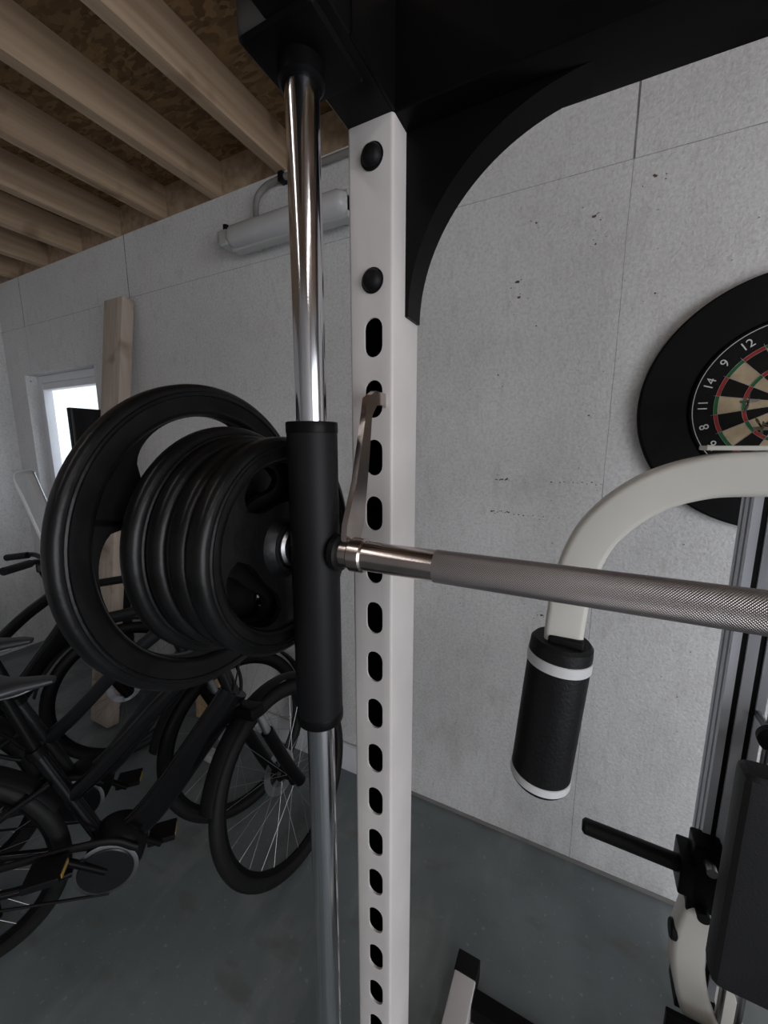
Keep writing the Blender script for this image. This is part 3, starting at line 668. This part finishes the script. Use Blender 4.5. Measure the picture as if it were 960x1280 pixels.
# ------------------------------------------------------------------ bicycles
M['redlens'] = nmat('red_lens', (0.3, 0.01, 0.01), 0.2)
def bicycle(name, rear, heading, steer, fm, R=0.35, WB=1.054, screen=False):
    P = empty(name, (rear[0], rear[1], 0), heading)
    zc = R
    ht = Vector((0.80, 0, 0.96)); hb = Vector((0.865, 0, 0.745))
    ax = (ht-hb).normalized(); S = Matrix.Translation(hb) @ Matrix.Rotation(steer, 4, ax) @ Matrix.Translation(-hb)
    def wheel(nm, c, M4):
        c = Vector(c)
        N = 72
        lathe(nm+'_tyre', [(R-0.024+0.024*math.cos(a), 0.023*math.sin(a)) for a in [i*2*pi/14 for i in range(14)]], c, (0,1,0), M['tyre'], P, N, local=True, M4=M4, ang=60)
        lathe(nm+'_rim', [(R-0.045, -0.012), (R-0.036, -0.013), (R-0.036, 0.013), (R-0.045, 0.012), (R-0.060, 0.004), (R-0.060, -0.004)], c, (0,1,0), M['black'], P, N, local=True, M4=M4)
        lathe(nm+'_hub', [(0.006, -0.055), (0.018, -0.052), (0.030, -0.036), (0.030, -0.030), (0.018, -0.02), (0.018, 0.02), (0.030, 0.030), (0.030, 0.036), (0.018, 0.052), (0.006, 0.055)], c, (0,1,0), M['black'], P, 24, local=True, M4=M4)
        lathe(nm+'_brake_disc', [(0.052, 0.043), (0.082, 0.043), (0.082, 0.045), (0.052, 0.045)], c, (0,1,0), M['steel'], P, 40, local=True, M4=M4)
        vs = []; fs = []
        for k in range(28):
            sd = 1 if k % 2 else -1; a0 = 2*pi*k/28; a1 = a0 + (0.35 if (k//2) % 2 else -0.35)
            p0 = c + Vector((0.028*math.cos(a1), sd*0.033, 0.028*math.sin(a1))); p1 = c + Vector(((R-0.06)*math.cos(a0), 0, (R-0.06)*math.sin(a0)))
            t_ = (p1-p0).normalized(); n_ = Vector((0,1,0)); n_ = (n_-t_*n_.dot(t_)).normalized(); b_ = t_.cross(n_)
            base = len(vs)
            for p in (p0, p1):
                for q in range(4): vs.append(p + (n_*math.cos(q*pi/2)+b_*math.sin(q*pi/2))*0.0010)
            for q in range(4): fs.append([base+q, base+(q+1) % 4, base+4+(q+1) % 4, base+4+q])
        if M4 is not None: vs = [M4 @ v for v in vs]
        mk(nm+'_spokes', vs, fs, M['steel'], P, local=True)
    def fender(nm, c, a0, a1, M4):
        c = Vector(c); pts = [c + Vector((math.cos(math.radians(a))*(R+0.018), 0, math.sin(math.radians(a))*(R+0.018))) for a in range(a0, a1+1, 6)]
        secp = [(0.0, -0.031), (0.008, -0.022), (0.011, 0.0), (0.008, 0.022), (0.0, 0.031), (0.003, 0.022), (0.007, 0), (0.003, -0.022)]
        sweep(nm, pts, secp, M['blackm'], P, n0=(math.cos(math.radians(a0)), 0, math.sin(math.radians(a0))), local=True, M4=M4, ang=60)
    wheel('rear_wheel', (0, 0, zc), None); wheel('front_wheel', (WB, 0, zc), S)
    fender('rear_mudguard', (0, 0, zc), 25, 200, None); fender('front_mudguard', (WB, 0, zc), 20, 165, S)
    bb = Vector((0.455, 0, 0.285)); st = Vector((0.30, 0, 0.70))
    def tb(nm, pts, r, mat=fm, M4=None, r2=None, k=6, sc=None):
        pts = crom(pts, k) if len(pts) > 2 else [Vector(p) for p in pts]
        sweep(nm, pts, circ(r, 18, r2), mat, P, n0=(0, 1, 0), local=True, M4=M4, scale=sc, ang=60)
    tb('head_tube', [hb-ax*0.02, ht+ax*0.01], 0.024)
    tb('down_tube', [hb+Vector((0.0,0,0.03)), (0.76, 0, 0.63), (0.60, 0, 0.42), bb+Vector((0.03, 0, 0.03))], 0.030, r2=0.048)
    tb('top_tube', [ht-Vector((0,0,0.05)), (0.66, 0, 0.80), (0.46, 0, 0.60), (0.365, 0, 0.52)], 0.020, r2=0.026)
    tb('seat_tube', [bb, st], 0.021)
    tb('seat_post', [st-Vector((-0.01,0,0.03)), (0.245, 0, 0.90)], 0.0155, M['black'])
    lathe('seat_clamp', [(0.015, -0.014), (0.026, -0.014), (0.026, 0.014), (0.015, 0.014)], st, (st-bb), M['black'], P, 24, local=True)
    for sy in (-1, 1):
        s = '_l' if sy > 0 else '_r'
        tb('chain_stay'+s, [bb+Vector((-0.02, sy*0.03, 0)), (0.22, sy*0.06, 0.30), (0, sy*0.065, zc)], 0.012)
        tb('seat_stay'+s, [st+Vector((0.03, sy*0.02, -0.10)), (0.15, sy*0.055, 0.50), (0, sy*0.065, zc)], 0.010)
        tb('fork_stanchion'+s, [hb+Vector((0.03, sy*0.062, -0.04)), (0.955, sy*0.062, 0.53)], 0.015, M['steel'], S)
        tb('fork_lower'+s, [(0.93, sy*0.062, 0.60), (1.01, sy*0.062, 0.42), (WB, sy*0.062, zc-0.01)], 0.022, M['black'], S)
        tb('crank_arm'+s, [bb+Vector((0, sy*0.07, 0)), bb+Vector((sy*0.12, sy*0.085, -sy*0.115))], 0.011, M['black'])
        c0 = bb+Vector((sy*0.12, sy*0.13, -sy*0.115))
        box('pedal'+s, c0.x-0.045, c0.x+0.045, c0.y-0.04, c0.y+0.04, c0.z-0.011, c0.z+0.011, M['blackm'], P, 0.005, local=True)
        box('pedal_reflector'+s, c0.x+0.040, c0.x+0.047, c0.y-0.025, c0.y+0.025, c0.z-0.007, c0.z+0.007, M['yellow'], P, 0.001, local=True)
        tb('rack_stay'+s, [(0.0, sy*0.07, zc+0.02), (-0.02, sy*0.07, 0.76)], 0.005, M['black'])
        tb('rack_rail'+s, [(-0.24, sy*0.06, 0.765), (-0.05, sy*0.065, 0.77), (0.17, sy*0.05, 0.77), (0.27, sy*0.02, 0.70)], 0.006, M['black'])
        tb('brake_lever'+s, [(0.79, sy*0.23, 1.075), (0.83, sy*0.25, 1.065), (0.80, sy*0.33, 1.05)], 0.005, M['steel'], S)
        tb('grip'+s, [(0.735, sy*0.225, 1.098), (0.655, sy*0.325, 1.09)], 0.0165, M['foam'], S)
    tb('rack_cross', [(-0.24, -0.06, 0.765), (-0.25, 0, 0.765), (-0.24, 0.06, 0.765)], 0.006, M['black'])
    box('rack_lamp', -0.275, -0.255, -0.04, 0.04, 0.73, 0.765, M['redlens'], P, 0.005, local=True)
    box('fork_crown', hb.x-0.005, hb.x+0.055, -0.082, 0.082, hb.z-0.075, hb.z-0.03, M['black'], P, 0.012, local=True, M4=S)
    tb('steerer', [ht, ht+ax*0.09], 0.016, M['black'], S)
    box('stem', 0.755, 0.80, -0.02, 0.02, 1.03, 1.07, M['black'], P, 0.008, local=True, M4=S)
    tb('handlebar', [(0.67, -0.31, 1.092), (0.755, -0.20, 1.10), (0.79, -0.08, 1.075), (0.795, 0, 1.07), (0.79, 0.08, 1.075), (0.755, 0.20, 1.10), (0.67, 0.31, 1.092)], 0.0115, M['black'], S)
    box('display_unit', 0.785, 0.80, -0.035, 0.035, 1.08, 1.15, M['blackm'], P, 0.005, local=True, M4=S)
    lathe('headlight', [(0.001, -0.05), (0.018, -0.045), (0.03, -0.01), (0.032, 0.0), (0.001, 0.004)], (0.91, 0, 0.90), (1, 0, -0.1), M['black'], P, 24, local=True, M4=S)
    lathe('headlight_lens', [(0.001, 0.006), (0.027, 0.004), (0.029, 0.0), (0.001, 0.0)], (0.912, 0, 0.90), (1, 0, -0.1), M['clear'], P, 24, local=True, M4=S)
    tb('headlight_arm', [hb+Vector((0.02, 0, -0.02)), (0.90, 0, 0.80), (0.88, 0, 0.885)], 0.006, M['black'], S)
    tb('brake_cable', [(0.80, 0.10, 1.07), (0.90, 0.10, 1.10), (0.93, 0.03, 0.98), (0.86, 0.03, 0.80)], 0.003, M['blackm'], S)
    tb('gear_cable', [(0.80, -0.10, 1.07), (0.92, -0.09, 1.08), (0.92, -0.03, 0.95), (0.84, -0.03, 0.78)], 0.003, M['blackm'], S)
    lathe('motor_housing', [(0.001, -0.06), (0.065, -0.058), (0.082, -0.045), (0.086, 0.0), (0.082, 0.045), (0.065, 0.058), (0.001, 0.06)], bb+Vector((0.02, 0, 0.02)), (0,1,0), M['blackm'], P, 40, local=True, ang=50)
    lathe('chainring', [(0.055, -0.068), (0.085, -0.068), (0.090, -0.066), (0.085, -0.064), (0.055, -0.064)], bb, (0,1,0), M['steel'], P, 44, local=True)
    lathe('chain_guard_disc', [(0.001, -0.073), (0.074, -0.073), (0.078, -0.070), (0.001, -0.066)], bb, (0,1,0), M['bikegrey'], P, 44, local=True)
    tb('chain_case_top', [bb+Vector((0.09, -0.068, 0.05)), bb+Vector((0, -0.068, 0.105)), (0.2, -0.068, 0.40), (0.0, -0.066, zc+0.045)], 0.008, M['blackm'], r2=0.012)
    tb('chain_lower', [bb+Vector((0, -0.067, -0.09)), (0.2, -0.067, 0.255), (0.0, -0.066, zc-0.045)], 0.004, M['blackm'])
    lathe('rear_sprocket', [(0.02, -0.064), (0.045, -0.064), (0.045, -0.060), (0.02, -0.060)], (0,0,zc), (0,1,0), M['steel'], P, 32, local=True)
    tb('kickstand', [(0.10, 0.07, 0.30), (0.06, 0.15, 0.012)], 0.008, M['black'])
    rings = []
    for (x_, hw, zt, dp) in ((-0.135, 0.050, 0.945, 0.030), (-0.125, 0.078, 0.958, 0.045), (-0.09, 0.092, 0.962, 0.055), (-0.04, 0.082, 0.955, 0.055), (0.01, 0.052, 0.948, 0.050), (0.06, 0.032, 0.945, 0.042), (0.11, 0.024, 0.942, 0.034), (0.135, 0.015, 0.936, 0.022)):
        ring = []
        for q in range(16):
            a = 2*pi*q/16; c, s = math.cos(a), math.sin(a)
            ring.append((0.235+x_, hw*c, zt-dp/2+dp/2*(s if s > 0 else s*0.8)+(-0.006*(1-abs(c)) if s > 0 else 0)))
        rings.append(ring)
    loft('saddle', rings, M['sad'], P, local=True, ang=60)
    for sy in (-1, 1): tb('saddle_rail_%d' % (sy+1), [(0.13, sy*0.03, 0.925), (0.20, sy*0.022, 0.905), (0.28, sy*0.022, 0.905), (0.34, sy*0.01, 0.92)], 0.004, M['steel'])
    if screen:
        vs = []; fs = []; nu, nv = 14, 12
        zb, zh = 1.00, 0.50
        def sp(u_, v_):
            wd = 0.22*(1-0.35*v_**2)
            return Vector((0.91-0.08*u_*u_-0.12*v_, wd*u_, zb+zh*v_))
        for i in range(nu+1):
            for j in range(nv+1): vs.append(S @ sp((i/nu-0.5)*2, j/nv))
        for i in range(nu):
            for j in range(nv): fs.append([i*(nv+1)+j, (i+1)*(nv+1)+j, (i+1)*(nv+1)+j+1, i*(nv+1)+j+1])
        mk('windscreen', vs, fs, M['clear'], P, local=True)
        tb('windscreen_frame', [(0.795, -0.12, 1.07), (0.86, -0.15, 1.10), (0.895, 0, 1.12), (0.86, 0.15, 1.10), (0.795, 0.12, 1.07)], 0.010, M['band'], S)
        edge = [sp(-1, v_) for v_ in (0, .25, .5, .75, 0.95)] + [sp(u_, 1) for u_ in (-.6, 0, .6)] + [sp(1, v_) for v_ in (0.95, .75, .5, .25, 0)]
        tb('windscreen_edge', edge, 0.0045, M['band'], S)
        for sy in (-1, 1): lathe('windscreen_knob_%d' % (sy+1), [(0.001, -0.01), (0.022, -0.01), (0.022, 0.01), (0.001, 0.01)], (0.875, sy*0.12, 1.12), (1, 0, 0), M['band'], P, 20, local=True, M4=S)
        for sy in (-1, 1):
            rings = []
            for k in range(9):
                a = -0.9+1.8*k/8
                rings.append([(0.80+0.05*math.cos(a)+dx_, sy*(0.27+0.09*math.sin(a)), 1.06+dz_) for dx_, dz_ in ((0, -0.07), (0.012, -0.02), (0.010, 0.04), (0.0, 0.07), (-0.004, 0.04), (-0.002, -0.02))])
            loft('hand_guard_%d' % (sy+1), rings, M['clear'], P, local=True, M4=S, ang=60)
            lathe('guard_clip_%d' % (sy+1), [(0.001, -0.012), (0.02, -0.012), (0.02, 0.012), (0.001, 0.012)], (0.80, sy*0.20, 1.08), (0, 1, 0), M['plas'], P, 20, local=True, M4=S)
    return P
hd = math.atan2(0.73, 0.68)
bicycle('electric_bicycle', (-1.62, 0.25), hd, math.radians(43), M['bikeblack'])
bicycle('electric_bicycle', (-1.98, 0.34), hd, math.radians(32), M['bikegrey'])
bicycle('city_bicycle', (-2.78, 0.31), math.radians(46), math.radians(25), M['bikeblack'], screen=True)

# ------------------------------------------------------------------ lights
W_ = bpy.data.worlds.new('World'); SC.world = W_; W_.use_nodes = True
nt = W_.node_tree; bg = nt.nodes['Background']
tc = nt.nodes.new('ShaderNodeTexCoord'); sp = nt.nodes.new('ShaderNodeSeparateXYZ'); nt.links.new(tc.outputs['Generated'], sp.inputs[0])
r = nt.nodes.new('ShaderNodeValToRGB'); mr = nt.nodes.new('ShaderNodeMapRange'); mr.inputs[1].default_value = -1; mr.inputs[2].default_value = 1
nt.links.new(sp.outputs[2], mr.inputs[0]); nt.links.new(mr.outputs[0], r.inputs[0])
r.color_ramp.elements[0].position = 0.36; r.color_ramp.elements[0].color = (0.40, 0.41, 0.42, 1)
r.color_ramp.elements[1].position = 0.49; r.color_ramp.elements[1].color = (0.84, 0.92, 1.0, 1)
nt.links.new(r.outputs[0], bg.inputs[0]); bg.inputs[1].default_value = 1.6

def area(name, loc, target, sx, sy, power, col):
    l = bpy.data.lights.new(name, 'AREA'); l.shape = 'RECTANGLE'; l.size = sx; l.size_y = sy; l.energy = power; l.color = col
    o = bpy.data.objects.new(name, l); SC.collection.objects.link(o); o.location = loc
    o.rotation_euler = (Vector(target)-Vector(loc)).to_track_quat('-Z', 'Y').to_euler(); return o
area('daylight_garage_opening', (XR+0.1, (GY0+GY1)/2, 1.22), (0, 0.3, 1.2), 2.6, 2.2, 68, (0.97, 0.97, 1.0))
for k, lx in enumerate((-1.0, 1.2)):  # unseen lamps added behind the camera as fill light
    LP = empty('added_fill_lamp', (lx, -1.0, TOP))
    box('fill_lamp_body', lx-0.05, lx+0.05, -1.75, -0.25, TOP-0.06, TOP, M['pvc'], LP, 0.008)
    box('lamp_diffuser', lx-0.04, lx+0.04, -1.73, -0.27, TOP-0.075, TOP-0.06, emis('added_fill_glow', (1, 0.97, 0.94), 1.5), LP, 0.005)  # glowing face of the added fill lamp
    area('added_fill_light', (lx, -1.0, TOP-0.09), (lx, -1.0, 0), 0.08, 1.45, (3.0, 8.0)[k], (1.0, 0.96, 0.94))

# ------------------------------------------------------------------ camera
cam = bpy.data.cameras.new('camera'); co = bpy.data.objects.new('camera', cam); SC.collection.objects.link(co)
cam.sensor_fit = 'HORIZONTAL'; cam.sensor_width = 36; cam.lens = 36*493/960; cam.clip_start = 0.01
yaw = math.radians(26.8); ph = math.radians(9.5)
Fh = Vector((-math.sin(yaw), math.cos(yaw), 0)); Rv = Vector((math.cos(yaw), math.sin(yaw), 0))
Fv = Fh*math.cos(ph) - Vector((0,0,1))*math.sin(ph); Uv = Fh*math.sin(ph) + Vector((0,0,1))*math.cos(ph)
m = Matrix((( Rv.x, Uv.x, -Fv.x, 0), (Rv.y, Uv.y, -Fv.y, 0), (Rv.z, Uv.z, -Fv.z, H), (0,0,0,1)))
co.matrix_world = m
SC.camera = co
SC.view_settings.view_transform = 'Standard'
SC.view_settings.look = 'None'
SC.view_settings.exposure = 0.0
